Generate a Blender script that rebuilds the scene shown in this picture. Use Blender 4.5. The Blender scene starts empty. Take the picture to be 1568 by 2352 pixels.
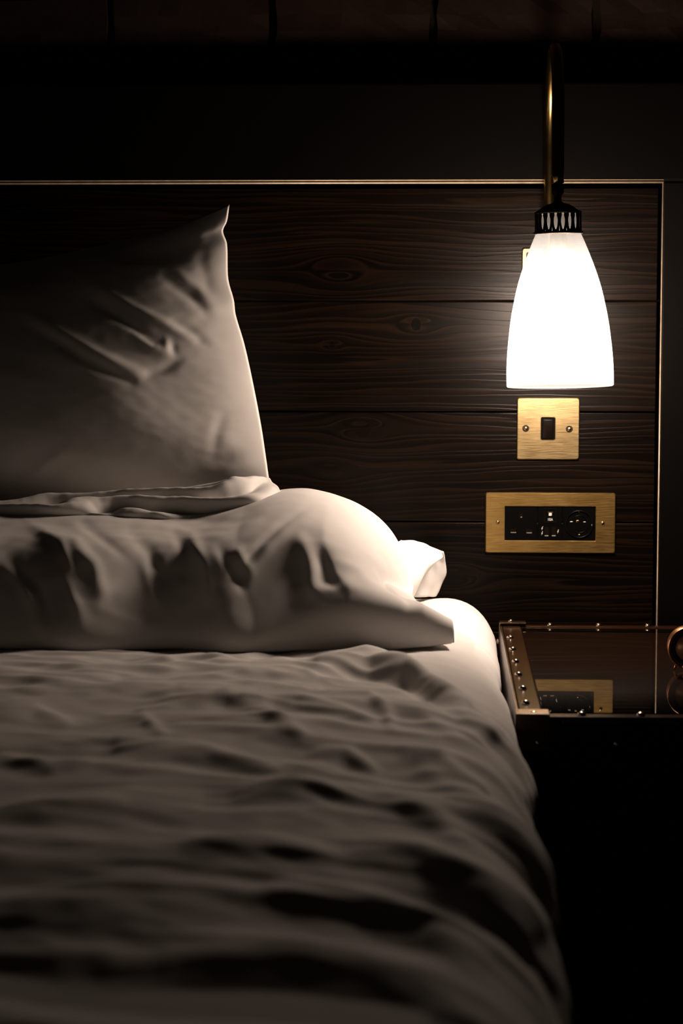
import bpy, bmesh, math, random
import numpy as np
from mathutils import Matrix, Vector

random.seed(7)
scn = bpy.context.scene
C = scn.collection

# ------------------------------------------------------------------ camera
# world: headboard boards lie in the plane y = 0, the room is at y < 0, z is up, metres.
IW, IH, F = 1568.0, 2352.0, 5000.0          # frame in pixels, focal length in pixels
CAM = Vector((0.0, -3.0, 1.05))
_Y = Vector((226.0, -476.0, 5000.0)).normalized()                  # world +Y in (right, down, forward)
_s = 0.0045
_X = Vector((1.0, _s, -(226.0 - 476.0 * _s) / 5000.0)).normalized()
_Z = _X.cross(_Y)
RIGHT = Vector((_X.x, _Y.x, _Z.x)); DOWN = Vector((_X.y, _Y.y, _Z.y)); FWD = Vector((_X.z, _Y.z, _Z.z))
cam_d = bpy.data.cameras.new('camera')
cam_d.sensor_fit = 'HORIZONTAL'; cam_d.sensor_width = 24.0; cam_d.lens = F / IW * 24.0
cam_d.clip_start = 0.05; cam_d.clip_end = 50
cam_d.dof.use_dof = True; cam_d.dof.focus_distance = 2.76; cam_d.dof.aperture_fstop = 6.0
cam = bpy.data.objects.new('camera', cam_d); C.objects.link(cam)
m3 = Matrix((RIGHT, -DOWN, -FWD)).transposed()
cam.matrix_world = Matrix.Translation(CAM) @ m3.to_4x4()
scn.camera = cam

# ------------------------------------------------------------------ world, exposure
world = bpy.data.worlds.new('night'); scn.world = world; world.use_nodes = True
bgn = world.node_tree.nodes['Background']
bgn.inputs[0].default_value = (1.0, 0.72, 0.5, 1); bgn.inputs[1].default_value = 0.0015
vs = scn.view_settings
scn.display_settings.display_device = 'sRGB'
vs.view_transform = 'Standard'; vs.look = 'None'; vs.gamma = 1.0; vs.use_curve_mapping = False
vs.exposure = 0.0
BULB = 158.0                                  # radiance of the lamp's bulb
BULB_COL = (1.0, 0.79, 0.65)

# ------------------------------------------------------------------ helpers
def ray(px, py):
    return (RIGHT * (px - IW / 2) + DOWN * (py - IH / 2) + FWD * F)
def WY(px, py, y=0.0):                         # where the sight line meets the plane y
    r = ray(px, py); t = (y - CAM.y) / r.y
    return CAM + r * t
def WZ(px, py, z):
    r = ray(px, py); t = (z - CAM.z) / r.z
    return CAM + r * t
RI, DO, FO, CA = (np.array(v) for v in (RIGHT, DOWN, FWD, CAM))
def proj(P):
    q = P - CA
    d = q @ FO
    return np.stack([IW / 2 + F * (q @ RI) / d, IH / 2 + F * (q @ DO) / d], -1)

def link(o, parent=None):
    C.objects.link(o)
    if parent is not None: o.parent = parent
    return o
def empty(name, loc=(0, 0, 0)):
    o = bpy.data.objects.new(name, None); o.location = loc; o.empty_display_size = 0.05
    return link(o)
def tag(o, label=None, cat=None, group=None, kind=None):
    if label: o['label'] = label
    if cat: o['category'] = cat
    if group: o['group'] = group
    if kind: o['kind'] = kind
    return o
def obj(name, me, mat, parent=None, smooth=False):
    if isinstance(me, bmesh.types.BMesh):
        b = me; me = bpy.data.meshes.new(name); b.to_mesh(me); b.free()
    o = bpy.data.objects.new(name, me)
    if mat is not None and not me.materials:
        for m in (mat if isinstance(mat, (list, tuple)) else [mat]): me.materials.append(m)
    if smooth: me.polygons.foreach_set('use_smooth', [True] * len(me.polygons))
    link(o, parent)
    if parent is not None: o.matrix_parent_inverse = Matrix.Translation(-parent.location)
    return o
def box(x0, x1, y0, y1, z0, z1, bev=0.0, seg=2, bm=None):
    bm2 = bmesh.new()
    bmesh.ops.create_cube(bm2, size=1.0)
    for v in bm2.verts:
        v.co = Vector((x0 + (v.co.x + .5) * (x1 - x0), y0 + (v.co.y + .5) * (y1 - y0), z0 + (v.co.z + .5) * (z1 - z0)))
    if bev > 0:
        bmesh.ops.bevel(bm2, geom=list(bm2.edges), offset=bev, segments=seg, profile=0.5, affect='EDGES')
    if bm is None: return bm2
    tmp = bpy.data.meshes.new('t'); bm2.to_mesh(tmp); bm2.free(); bm.from_mesh(tmp); bpy.data.meshes.remove(tmp)
    return bm
def lathe(profile, n=48, axis='Z', closed=False):
    bm = bmesh.new(); rings = []
    for r, h in profile:
        ring = []
        for i in range(n):
            a = 2 * math.pi * i / n
            if axis == 'Z': co = (r * math.cos(a), r * math.sin(a), h)
            else: co = (r * math.cos(a), h, r * math.sin(a))       # axis along y
            ring.append(bm.verts.new(co))
        rings.append(ring)
    pairs = list(zip(rings[:-1], rings[1:])) + ([(rings[-1], rings[0])] if closed else [])
    for a, b in pairs:
        for i in range(n):
            j = (i + 1) % n
            bm.faces.new((a[i], a[j], b[j], b[i]))
    if not closed:
        for ring, rr in ((rings[0], profile[0]), (rings[-1], profile[-1])):
            try: bm.faces.new(ring)
            except ValueError: pass
    bmesh.ops.remove_doubles(bm, verts=bm.verts, dist=1e-6)
    bmesh.ops.recalc_face_normals(bm, faces=bm.faces)
    return bm
def tube(path, rad, n=20):
    bm = bmesh.new(); rings = []
    path = [Vector(p) for p in path]
    up = Vector((1, 0, 0))
    for k, p in enumerate(path):
        t = (path[min(k + 1, len(path) - 1)] - path[max(k - 1, 0)]).normalized()
        a = t.cross(up); a = a.normalized() if a.length > 1e-4 else Vector((0, 1, 0))
        b = t.cross(a)
        r = rad[k] if isinstance(rad, (list, tuple)) else rad
        rings.append([bm.verts.new(p + a * r * math.cos(2 * math.pi * i / n) + b * r * math.sin(2 * math.pi * i / n)) for i in range(n)])
    for a, b in zip(rings[:-1], rings[1:]):
        for i in range(n):
            j = (i + 1) % n; bm.faces.new((a[i], a[j], b[j], b[i]))
    bm.faces.new(rings[0]); bm.faces.new(rings[-1])
    bmesh.ops.recalc_face_normals(bm, faces=bm.faces)
    return bm
def extrude_poly(pts, y0, y1, bm=None):
    """outline pts [(x,z)] between planes y0 (front) and y1"""
    bm = bm or bmesh.new()
    f = [bm.verts.new((x, y0, z)) for x, z in pts]; b = [bm.verts.new((x, y1, z)) for x, z in pts]
    n = len(pts)
    bm.faces.new(f); bm.faces.new(b[::-1])
    for i in range(n):
        j = (i + 1) % n; bm.faces.new((f[j], f[i], b[i], b[j]))
    bmesh.ops.recalc_face_normals(bm, faces=bm.faces)
    return bm
def rrect(x0, x1, z0, z1, r, n=5):
    pts = []
    for cx, cz, a0 in ((x1 - r, z1 - r, 0), (x0 + r, z1 - r, 90), (x0 + r, z0 + r, 180), (x1 - r, z0 + r, 270)):
        for i in range(n + 1):
            a = math.radians(a0 + 90 * i / n); pts.append((cx + r * math.cos(a), cz + r * math.sin(a)))
    return pts
def plate_with_hole(outer, inner, y0, y1, bev=0.0006):
    """rounded plate with a window; both outlines have the same point count"""
    bm = bmesh.new()
    cx = sum(p[0] for p in outer) / len(outer); cz = sum(p[1] for p in outer) / len(outer)
    def ring(pts, y, off=0.0):
        out = []
        for x, z in pts:
            d = Vector((x - cx, z - cz)); L = d.length or 1
            out.append(bm.verts.new((x - off * (1 if x > cx else -1), y, z - off * (1 if z > cz else -1))))
        return out
    o_b = ring(outer, y1); o_f2 = ring(outer, y0 + bev); o_f = ring(outer, y0, bev)
    i_f = ring(inner, y0, -bev * .6); i_f2 = ring(inner, y0 + bev * .6); i_b = ring(inner, y1)
    n = len(outer)
    for a, b in ((o_b, o_f2), (o_f2, o_f), (o_f, i_f), (i_f, i_f2), (i_f2, i_b)):
        for i in range(n):
            j = (i + 1) % n; bm.faces.new((a[i], a[j], b[j], b[i]))
    bmesh.ops.recalc_face_normals(bm, faces=bm.faces)
    return bm
def grid_mesh(name, P, closed_u=False):
    nu, nv = P.shape[:2]
    idx = np.arange(nu * nv).reshape(nu, nv)
    a = idx[:-1, :-1]; b = idx[1:, :-1]; c = idx[1:, 1:]; d = idx[:-1, 1:]
    faces = np.stack([a, b, c, d], -1).reshape(-1, 4)
    me = bpy.data.meshes.new(name)
    me.from_pydata(P.reshape(-1, 3).tolist(), [], faces.tolist()); me.update()
    return me

# -- numpy noise
_rng = np.random.RandomState(11)
_perm = np.tile(_rng.permutation(512), 3)
_grad = _rng.normal(size=(512, 2)); _grad /= np.linalg.norm(_grad, axis=1, keepdims=True)
def pnoise(x, y, seed=0):
    x = np.asarray(x, float) + seed * 17.37; y = np.asarray(y, float) + seed * 9.71
    xi = np.floor(x).astype(int); yi = np.floor(y).astype(int); xf = x - xi; yf = y - yi
    u = xf * xf * xf * (xf * (xf * 6 - 15) + 10); v = yf * yf * yf * (yf * (yf * 6 - 15) + 10)
    def g(ix, iy, fx, fy):
        h = _perm[(_perm[ix & 511] + iy) & 511]; gr = _grad[h]
        return gr[..., 0] * fx + gr[..., 1] * fy
    n00 = g(xi, yi, xf, yf); n10 = g(xi + 1, yi, xf - 1, yf); n01 = g(xi, yi + 1, xf, yf - 1); n11 = g(xi + 1, yi + 1, xf - 1, yf - 1)
    return ((n00 * (1 - u) + n10 * u) * (1 - v) + (n01 * (1 - u) + n11 * u) * v) * 1.5
def ridged(x, y, seed=0):
    return 1.0 - 2.0 * np.sqrt(pnoise(x, y, seed) ** 2 + 0.006)
def smooth(e0, e1, x):
    t = np.clip((x - e0) / (e1 - e0), 0, 1); return t * t * (3 - 2 * t)
def creases(Q, lst):
    """relief from drawn folds. Q: (...,2) places on the cloth; each fold = (points, width, height)"""
    shp = Q.shape[:-1]; q = Q.reshape(-1, 2); out = np.zeros(len(q))
    for pts, w, a in lst:
        pts = np.array(pts, float); best = np.full(len(q), 1e9); tt = np.zeros(len(q))
        seg = np.linalg.norm(np.diff(pts, axis=0), axis=1); cum = np.concatenate([[0], np.cumsum(seg)]); L = cum[-1]
        lo = pts.min(0) - 4 * w; hi = pts.max(0) + 4 * w
        sel = np.where((q[:, 0] > lo[0]) & (q[:, 0] < hi[0]) & (q[:, 1] > lo[1]) & (q[:, 1] < hi[1]))[0]
        if not len(sel): continue
        qs = q[sel]; best = np.full(len(qs), 1e9); tt = np.zeros(len(qs))
        for i in range(len(pts) - 1):
            d = pts[i + 1] - pts[i]; t = np.clip(((qs - pts[i]) @ d) / (d @ d), 0, 1)
            dist = np.linalg.norm(qs - (pts[i] + t[:, None] * d), axis=1)
            m = dist < best; best[m] = dist[m]; tt[m] = (cum[i] + t[m] * seg[i]) / L
        taper = np.sqrt(np.clip(np.sin(np.pi * np.clip(tt * .9 + .05, 0, 1)), 0, 1))
        out[sel] += a * taper * np.exp(-(best / w) ** 2)
    return out.reshape(shp)
def grid_normals(P):
    du = np.gradient(P, axis=0); dv = np.gradient(P, axis=1)
    n = np.cross(du, dv); return n / (np.linalg.norm(n, axis=-1, keepdims=True) + 1e-12)

# ------------------------------------------------------------------ materials
def mat(name):
    m = bpy.data.materials.new(name); m.use_nodes = True
    nt = m.node_tree; b = nt.nodes['Principled BSDF']
    return m, nt, b
def setp(b, **k):
    names = {'col': 'Base Color', 'metal': 'Metallic', 'rough': 'Roughness', 'spec': 'Specular IOR Level', 'sheen': 'Sheen Weight', 'coat': 'Coat Weight', 'coatr': 'Coat Roughness', 'aniso': 'Anisotropic', 'trans': 'Transmission Weight', 'ior': 'IOR'}
    for q, v in k.items():
        i = b.inputs[names[q]]
        i.default_value = (*v, 1) if isinstance(v, tuple) and len(v) == 3 else v
def node(nt, t, **k):
    n = nt.nodes.new(t)
    for q, v in k.items(): setattr(n, q, v)
    return n
def mth(nt, op, a, b=None, c=None):
    n = nt.nodes.new('ShaderNodeMath'); n.operation = op
    for i, v in enumerate((a, b, c)):
        if v is None: continue
        if isinstance(v, (int, float)): n.inputs[i].default_value = v
        else: nt.links.new(v, n.inputs[i])
    return n.outputs[0]
def position(nt):
    g = node(nt, 'ShaderNodeNewGeometry'); s = node(nt, 'ShaderNodeSeparateXYZ')
    nt.links.new(g.outputs['Position'], s.inputs[0]); return s.outputs
def combine(nt, x, y, z):
    c = node(nt, 'ShaderNodeCombineXYZ')
    for i, v in enumerate((x, y, z)):
        if isinstance(v, (int, float)): c.inputs[i].default_value = v
        else: nt.links.new(v, c.inputs[i])
    return c.outputs[0]
def noise(nt, vec, scale=1.0, detail=2.0, rough=0.5, dist=0.0):
    n = node(nt, 'ShaderNodeTexNoise')
    n.inputs['Scale'].default_value = scale; n.inputs['Detail'].default_value = detail
    n.inputs['Roughness'].default_value = rough; n.inputs['Distortion'].default_value = dist
    nt.links.new(vec, n.inputs['Vector']); return n.outputs['Fac']
def ramp(nt, fac, stops):
    r = node(nt, 'ShaderNodeValToRGB'); e = r.color_ramp.elements
    while len(e) < len(stops): e.new(0.5)
    for el, (p, c) in zip(e, stops): el.position = p; el.color = (*c, 1) if len(c) == 3 else c
    nt.links.new(fac, r.inputs[0]); return r.outputs[0]
def bump(nt, b, h, strength=0.3, dist=0.001):
    n = node(nt, 'ShaderNodeBump'); n.inputs['Strength'].default_value = strength; n.inputs['Distance'].default_value = dist
    nt.links.new(h, n.inputs['Height']); nt.links.new(n.outputs[0], b.inputs['Normal']); return n

def plain(name, col, rough=0.5, metal=0.0, spec=0.5, grain=0.0, gscale=400.0):
    m, nt, b = mat(name); setp(b, col=col, rough=rough, metal=metal, spec=spec)
    p = position(nt); v = combine(nt, p[0], p[1], p[2])
    f = noise(nt, v, gscale if grain else 60.0, 3)
    c = ramp(nt, f, [(0.3, tuple(x * .8 for x in col)), (0.7, tuple(min(1, x * 1.15) for x in col))])
    nt.links.new(c, b.inputs['Base Color'])
    if grain: bump(nt, b, f, grain, 0.0006)
    return m

def wood(name, knots, seed, col_lo, col_hi, rough=0.33):
    """dark stained softwood; grain lines flow round the knots (x, z, radius)"""
    m, nt, b = mat(name); X, Y, Z = position(nt)
    psi = Z
    ring = None; core = None
    wob = noise(nt, combine(nt, mth(nt, 'MULTIPLY', X, 3.0), seed * 3.1, mth(nt, 'MULTIPLY', Z, 9.0)), 1.0, 2.0)
    psi = mth(nt, 'ADD', psi, mth(nt, 'MULTIPLY', wob, 0.024))
    for kx, kz, kr, ks in knots:
        dx = mth(nt, 'MULTIPLY', mth(nt, 'SUBTRACT', X, kx), 0.42); dz = mth(nt, 'SUBTRACT', Z, kz)
        r2 = mth(nt, 'ADD', mth(nt, 'MULTIPLY', dx, dx), mth(nt, 'MULTIPLY', dz, dz))
        w = mth(nt, 'DIVIDE', (kr * 1.5) ** 2, mth(nt, 'ADD', r2, (kr * 1.5) ** 2 * .4))
        psi = mth(nt, 'SUBTRACT', psi, mth(nt, 'MULTIPLY', dz, w))
        dxc = mth(nt, 'MULTIPLY', mth(nt, 'SUBTRACT', X, kx), 1.25)
        rr = mth(nt, 'SQRT', mth(nt, 'ADD', mth(nt, 'MULTIPLY', dxc, dxc), mth(nt, 'MULTIPLY', dz, dz)))
        mr = node(nt, 'ShaderNodeMapRange', interpolation_type='SMOOTHSTEP')
        nt.links.new(rr, mr.inputs['Value']); mr.inputs['From Min'].default_value = kr * .86; mr.inputs['From Max'].default_value = kr * 1.12
        mr.inputs['To Min'].default_value = 1.0; mr.inputs['To Max'].default_value = 0.0
        e_ = mr.outputs[0]; cs_ = mth(nt, 'MULTIPLY', e_, ks)
        rs_ = mth(nt, 'MULTIPLY', mth(nt, 'MULTIPLY', e_, mth(nt, 'SUBTRACT', 1.0, e_)), 3.4 * ks)
        core = cs_ if core is None else mth(nt, 'MAXIMUM', core, cs_)
        ring = rs_ if ring is None else mth(nt, 'MAXIMUM', ring, rs_)
    v1 = combine(nt, mth(nt, 'MULTIPLY', X, 2.2), seed * 5.3, mth(nt, 'MULTIPLY', psi, 60.0))
    g1 = noise(nt, v1, 1.0, 2.0, 0.55)
    v2 = combine(nt, mth(nt, 'MULTIPLY', X, 14.0), seed * 2.3, mth(nt, 'MULTIPLY', psi, 900.0))
    g2 = noise(nt, v2, 1.0, 2.0, 0.6)
    v3 = combine(nt, mth(nt, 'MULTIPLY', X, 2.5), seed * 1.3, mth(nt, 'MULTIPLY', Z, 8.0))
    g3 = noise(nt, v3, 1.0, 2.0, 0.5)
    ph = mth(nt, 'ADD', mth(nt, 'MULTIPLY', psi, 118.0), mth(nt, 'MULTIPLY', g1, 4.0))
    saw = mth(nt, 'FRACT', ph)
    fall = mth(nt, 'MINIMUM', mth(nt, 'MULTIPLY', mth(nt, 'SUBTRACT', 1.0, saw), 7.0), 1.0)       # soft late-wood edge
    line = mth(nt, 'MULTIPLY', mth(nt, 'POWER', saw, 2.2), fall)
    g = mth(nt, 'ADD', mth(nt, 'MULTIPLY', line, mth(nt, 'ADD', 0.25, mth(nt, 'MULTIPLY', g1, 0.7))), mth(nt, 'ADD', mth(nt, 'MULTIPLY', g2, 0.22), mth(nt, 'MULTIPLY', g3, 0.30)))
    c = ramp(nt, g, [(0.22, col_lo), (0.42, tuple(a * .6 + d * .4 for a, d in zip(col_lo, col_hi))), (0.75, col_hi)])
    if core is not None:
        mx = node(nt, 'ShaderNodeMix', data_type='RGBA'); nt.links.new(core, mx.inputs[0]); nt.links.new(c, mx.inputs[6])
        mx.inputs[7].default_value = (*[q * 1.1 for q in col_lo], 1); c = mx.outputs[2]
        mx = node(nt, 'ShaderNodeMix', data_type='RGBA'); nt.links.new(ring, mx.inputs[0]); nt.links.new(c, mx.inputs[6])
        mx.inputs[7].default_value = (*[q * 1.25 for q in col_hi], 1); c = mx.outputs[2]
    nt.links.new(c, b.inputs['Base Color'])
    rgh = mth(nt, 'ADD', rough - .06, mth(nt, 'MULTIPLY', g1, 0.12)); nt.links.new(rgh, b.inputs['Roughness'])
    setp(b, spec=0.125)
    bump(nt, b, g, 0.28, 0.0012)
    return m

def brushed(name, col, col2, rough=0.36, seed=0.0):
    m, nt, b = mat(name); setp(b, metal=1.0, rough=rough)
    X, Y, Z = position(nt)
    v = combine(nt, mth(nt, 'MULTIPLY', X, 45.0), mth(nt, 'MULTIPLY', Y, 45.0), mth(nt, 'MULTIPLY', Z, 1300.0))
    f = noise(nt, v, 1.0, 3.0, 0.6)
    v2 = combine(nt, mth(nt, 'ADD', X, seed), Y, Z); f2 = noise(nt, v2, 22.0, 2.0)
    g = mth(nt, 'ADD', mth(nt, 'MULTIPLY', f, 0.6), mth(nt, 'MULTIPLY', f2, 0.4))
    c = ramp(nt, g, [(0.35, col2), (0.62, col)])
    nt.links.new(c, b.inputs['Base Color'])
    nt.links.new(mth(nt, 'ADD', rough - .1, mth(nt, 'MULTIPLY', f, 0.2)), b.inputs['Roughness'])
    bump(nt, b, f, 0.25, 0.0003)
    return m

def fabric(name, col, weave=0.12):
    m, nt, b = mat(name); setp(b, col=col, rough=0.85, spec=0.2, sheen=0.08)
    X, Y, Z = position(nt)
    f = noise(nt, combine(nt, X, Y, Z), 900.0, 2.0)
    f2 = noise(nt, combine(nt, X, Y, Z), 14.0, 3.0)
    c = ramp(nt, f2, [(0.3, tuple(x * .95 for x in col)), (0.7, col)]); nt.links.new(c, b.inputs['Base Color'])
    bump(nt, b, f, weave, 0.0004)
    return m

M = {}
M['cotton'] = fabric('white_cotton', (0.80, 0.775, 0.75))
M['duvet'] = fabric('duvet_cotton', (0.78, 0.75, 0.72))
M['hem'] = fabric('pillowcase_cotton', (0.80, 0.775, 0.75))
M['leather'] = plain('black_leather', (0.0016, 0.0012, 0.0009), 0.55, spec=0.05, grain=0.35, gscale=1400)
M['backing'] = plain('headboard_backing', (0.003, 0.002, 0.0016), 0.8, spec=0.1)
M['bead'] = plain('gilt_bead', (0.40, 0.31, 0.21), 0.38, metal=0.15)
M['brass'] = brushed('brushed_brass', (0.50, 0.375, 0.19), (0.27, 0.195, 0.09), 0.36)
M['brass_dark'] = brushed('socket_brass', (0.62, 0.41, 0.14), (0.36, 0.21, 0.06), 0.36, 3.0)
M['antique'] = plain('antique_brass', (0.42, 0.285, 0.10), 0.22, metal=1.0)
M['bronze'] = plain('dark_bronze', (0.03, 0.021, 0.012), 0.42, metal=1.0)
M['ceramic'] = plain('glazed_ceramic', (0.62, 0.60, 0.57), 0.5)
M['screw'] = plain('antique_screw', (0.40, 0.27, 0.14), 0.3, metal=1.0)
M['black'] = plain('black_plastic', (0.0016, 0.0015, 0.0014), 0.3, spec=0.12)
M['rocker'] = plain('brown_rocker', (0.0055, 0.003, 0.0016), 0.28, spec=0.22)
M['steel'] = plain('contact_steel', (0.42, 0.39, 0.35), 0.4, metal=0.5)
M['print'] = plain('white_print', (0.62, 0.6, 0.57), 0.6)
M['trunk'] = plain('brown_leather', (0.0120, 0.0046, 0.0022), 0.5, spec=0.04, grain=0.15, gscale=700)
M['strap'] = plain('leather_strap', (0.018, 0.0072, 0.003), 0.22, spec=0.14, grain=0.06, gscale=500)
M['trunkmetal'] = plain('aged_iron', (0.14, 0.10, 0.07), 0.3, metal=1.0)
M['stud'] = plain('nickel_stud', (0.45, 0.38, 0.31), 0.22, metal=1.0)
M['copper'] = plain('copper', (0.62, 0.30, 0.15), 0.28, metal=1.0)
M['dial'] = plain('clock_dial', (0.55, 0.30, 0.16), 0.35, metal=0.6)
M['dial_rim'] = plain('clock_chapter_ring', (0.012, 0.012, 0.014), 0.4)
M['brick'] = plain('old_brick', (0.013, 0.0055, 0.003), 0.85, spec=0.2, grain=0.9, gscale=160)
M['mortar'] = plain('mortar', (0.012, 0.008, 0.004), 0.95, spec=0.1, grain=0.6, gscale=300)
M['floor'] = wood('floor_oak', [], 9.0, (0.004, 0.0025, 0.0015), (0.01, 0.006, 0.004))
M['base'] = plain('bed_base_cloth', (0.006, 0.005, 0.004), 0.9, spec=0.1)
# glass
m, nt, b = mat('clear_glass'); nt.nodes.remove(b)     # flat sheet: light passes straight, the surface reflects by angle
tp = node(nt, 'ShaderNodeBsdfTransparent'); tp.inputs[0].default_value = (0.95, 0.985, 0.97, 1)
gl = node(nt, 'ShaderNodeBsdfGlossy'); gl.inputs['Roughness'].default_value = 0.015
fr = node(nt, 'ShaderNodeFresnel'); fr.inputs[0].default_value = 1.5
mx = node(nt, 'ShaderNodeMixShader'); nt.links.new(fr.outputs[0], mx.inputs[0]); nt.links.new(tp.outputs[0], mx.inputs[1]); nt.links.new(gl.outputs[0], mx.inputs[2])
nt.links.new(mx.outputs[0], nt.nodes['Material Output'].inputs[0]); M['glass'] = m
m, nt, b = mat('green_glass_edge'); setp(b, col=(0.006, 0.045, 0.032), rough=0.2, spec=0.3); M['glass_edge'] = m
# opal glass: outer flashed opal layer passes and scatters the bulb's light, the inner layer is clear
m, nt, b = mat('opal_glass'); nt.nodes.remove(b)
out = nt.nodes['Material Output']
tr = node(nt, 'ShaderNodeBsdfTranslucent'); tr.inputs[0].default_value = (0.19, 0.205, 0.21, 1)
df = node(nt, 'ShaderNodeBsdfDiffuse'); df.inputs[0].default_value = (0.19, 0.205, 0.21, 1)
mx = node(nt, 'ShaderNodeMixShader'); mx.inputs[0].default_value = 0.45
nt.links.new(tr.outputs[0], mx.inputs[1]); nt.links.new(df.outputs[0], mx.inputs[2])
gl = node(nt, 'ShaderNodeBsdfGlossy'); gl.inputs['Roughness'].default_value = 0.1
mx2 = node(nt, 'ShaderNodeMixShader'); mx2.inputs[0].default_value = 0.04
nt.links.new(mx.outputs[0], mx2.inputs[1]); nt.links.new(gl.outputs[0], mx2.inputs[2])
tp = node(nt, 'ShaderNodeBsdfTransparent'); tp.inputs[0].default_value = (1, 0.98, 0.95, 1)      # part of the light passes the thin opal unscattered
mx3 = node(nt, 'ShaderNodeMixShader'); mx3.inputs[0].default_value = 0.64
nt.links.new(mx2.outputs[0], mx3.inputs[1]); nt.links.new(tp.outputs[0], mx3.inputs[2]); nt.links.new(mx3.outputs[0], out.inputs[0])
M['opal'] = m
m, nt, b = mat('opal_glass_clear_layer'); nt.nodes.remove(b)
tp = node(nt, 'ShaderNodeBsdfTransparent'); nt.links.new(tp.outputs[0], nt.nodes['Material Output'].inputs[0]); M['clear'] = m
m, nt, b = mat('bulb_glow'); nt.nodes.remove(b)
em = node(nt, 'ShaderNodeEmission'); em.inputs[0].default_value = (*BULB_COL, 1); em.inputs[1].default_value = BULB
nt.links.new(em.outputs[0], nt.nodes['Material Output'].inputs[0]); M['bulb'] = m

# ------------------------------------------------------------------ structure: floor, brick wall
fl = obj('floor', box(-2.4, 1.6, -3.6, 0.3, -0.05, 0.0), M['floor']); tag(fl, kind='structure')
WALL_Y = 0.042
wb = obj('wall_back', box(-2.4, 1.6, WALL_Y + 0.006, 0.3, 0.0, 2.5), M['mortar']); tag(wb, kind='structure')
zj = WY(900, 116, WALL_Y).z                      # a bed joint seen above the headboard
course, pitch = 0.075, 0.222
xj = WY(625, 60, WALL_Y).x                       # an upright joint in the course above it
brick_meshes = []
for k in range(6):
    bm = box(-0.1055, 0.1055, -0.012, 0.03, -0.0325, 0.0325)
    bmesh.ops.subdivide_edges(bm, edges=[e for e in bm.edges if e.calc_length() > 0.1], cuts=6, use_grid_fill=True)
    bmesh.ops.subdivide_edges(bm, edges=[e for e in bm.edges if e.calc_length() > 0.05 and abs(e.verts[0].co.z - e.verts[1].co.z) > 0.05], cuts=2, use_grid_fill=True)
    for v in bm.verts:
        v.co += Vector((random.uniform(-1, 1) * .0022, random.uniform(-1, 1) * .0022, random.uniform(-1, 1) * .0022))
    me = bpy.data.meshes.new('brick'); bm.to_mesh(me); bm.free(); me.materials.append(M['brick']); brick_meshes.append(me)
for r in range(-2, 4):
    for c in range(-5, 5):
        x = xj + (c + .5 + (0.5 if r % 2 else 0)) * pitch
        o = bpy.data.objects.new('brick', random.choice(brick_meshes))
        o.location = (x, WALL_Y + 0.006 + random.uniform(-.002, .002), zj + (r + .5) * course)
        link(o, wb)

# ------------------------------------------------------------------ headboard
hb = empty('headboard', (-0.75, 0.015, 0.0))
tag(hb, 'dark stained plank headboard with a black leather surround and gilt bead behind the lamp', 'headboard')
zr = [WY(1000, y).z for y in (431, 691.5, 946, 1198.5)]
pw = zr[2] - zr[3]
zr += [zr[3] - pw * (i + 1) for i in range(4)]
XR = WY(1507, 800).x; XL = -1.72
def K(px, py, r, k=1.0): q = WY(px, py); return (q.x, q.z, r, k)
knots = {0: [K(780, 620, .014, .1)], 1: [K(955, 745, .0095), K(762, 792, .0055, .8)], 2: [K(833, 985, .015, .35), K(762, 1078, .012, .3)], 3: [K(1040, 1320, .014, .1)], 4: []}
wlo, whi = (0.0010, 0.0005, 0.00025), (0.0092, 0.0043, 0.0019)
for i in range(len(zr) - 1):
    mt = wood('stained_pine', knots.get(i, []), i + 1.0, wlo, whi)
    obj('plank', box(XL, XR, 0.0, 0.018, zr[i + 1] + .0009, zr[i] - .0009, 0.0011, 2), mt, hb)
obj('backing', box(XL - .2, XR + .3, 0.0185, 0.04, 0.05, zr[0] + .1), M['backing'], hb)
TZ = WY(1000, 419, -.016).z; TX = WY(1518, 800, -.016).x; HT = WY(900, 188, -.02).z
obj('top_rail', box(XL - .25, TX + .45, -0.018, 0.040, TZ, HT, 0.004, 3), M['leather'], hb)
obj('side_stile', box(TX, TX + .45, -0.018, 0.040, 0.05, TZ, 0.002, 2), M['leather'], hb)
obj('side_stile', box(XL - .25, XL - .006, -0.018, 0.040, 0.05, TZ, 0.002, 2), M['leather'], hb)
for dz, r, yy in ((0.0, 0.0017, -.0145), (0.0030, 0.0009, -.0182)):
    obj('bead', tube([(XL, yy, TZ + dz), (TX, yy, TZ + dz)], r, 10), M['bead'], hb, True)
obj('bead', tube([(TX, -.0135, TZ), (TX, -.0135, 0.1)], 0.0016, 10), M['bead'], hb, True)

# ------------------------------------------------------------------ wall lamp
LY = -0.26                                       # lamp axis distance from the boards
S = 2.74 / F                                     # metres per photograph pixel at the lamp
top = WY(1281.6, 535, LY); bot = WY(1285.8, 886, LY)
lamp = empty('wall_lamp', (WY(1261, 600, 0).x, 0, WY(1261, 640, 0).z))
tag(lamp, 'lit white opal glass wall lamp on a swan neck brass arm above the light switch', 'lamp')
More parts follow.
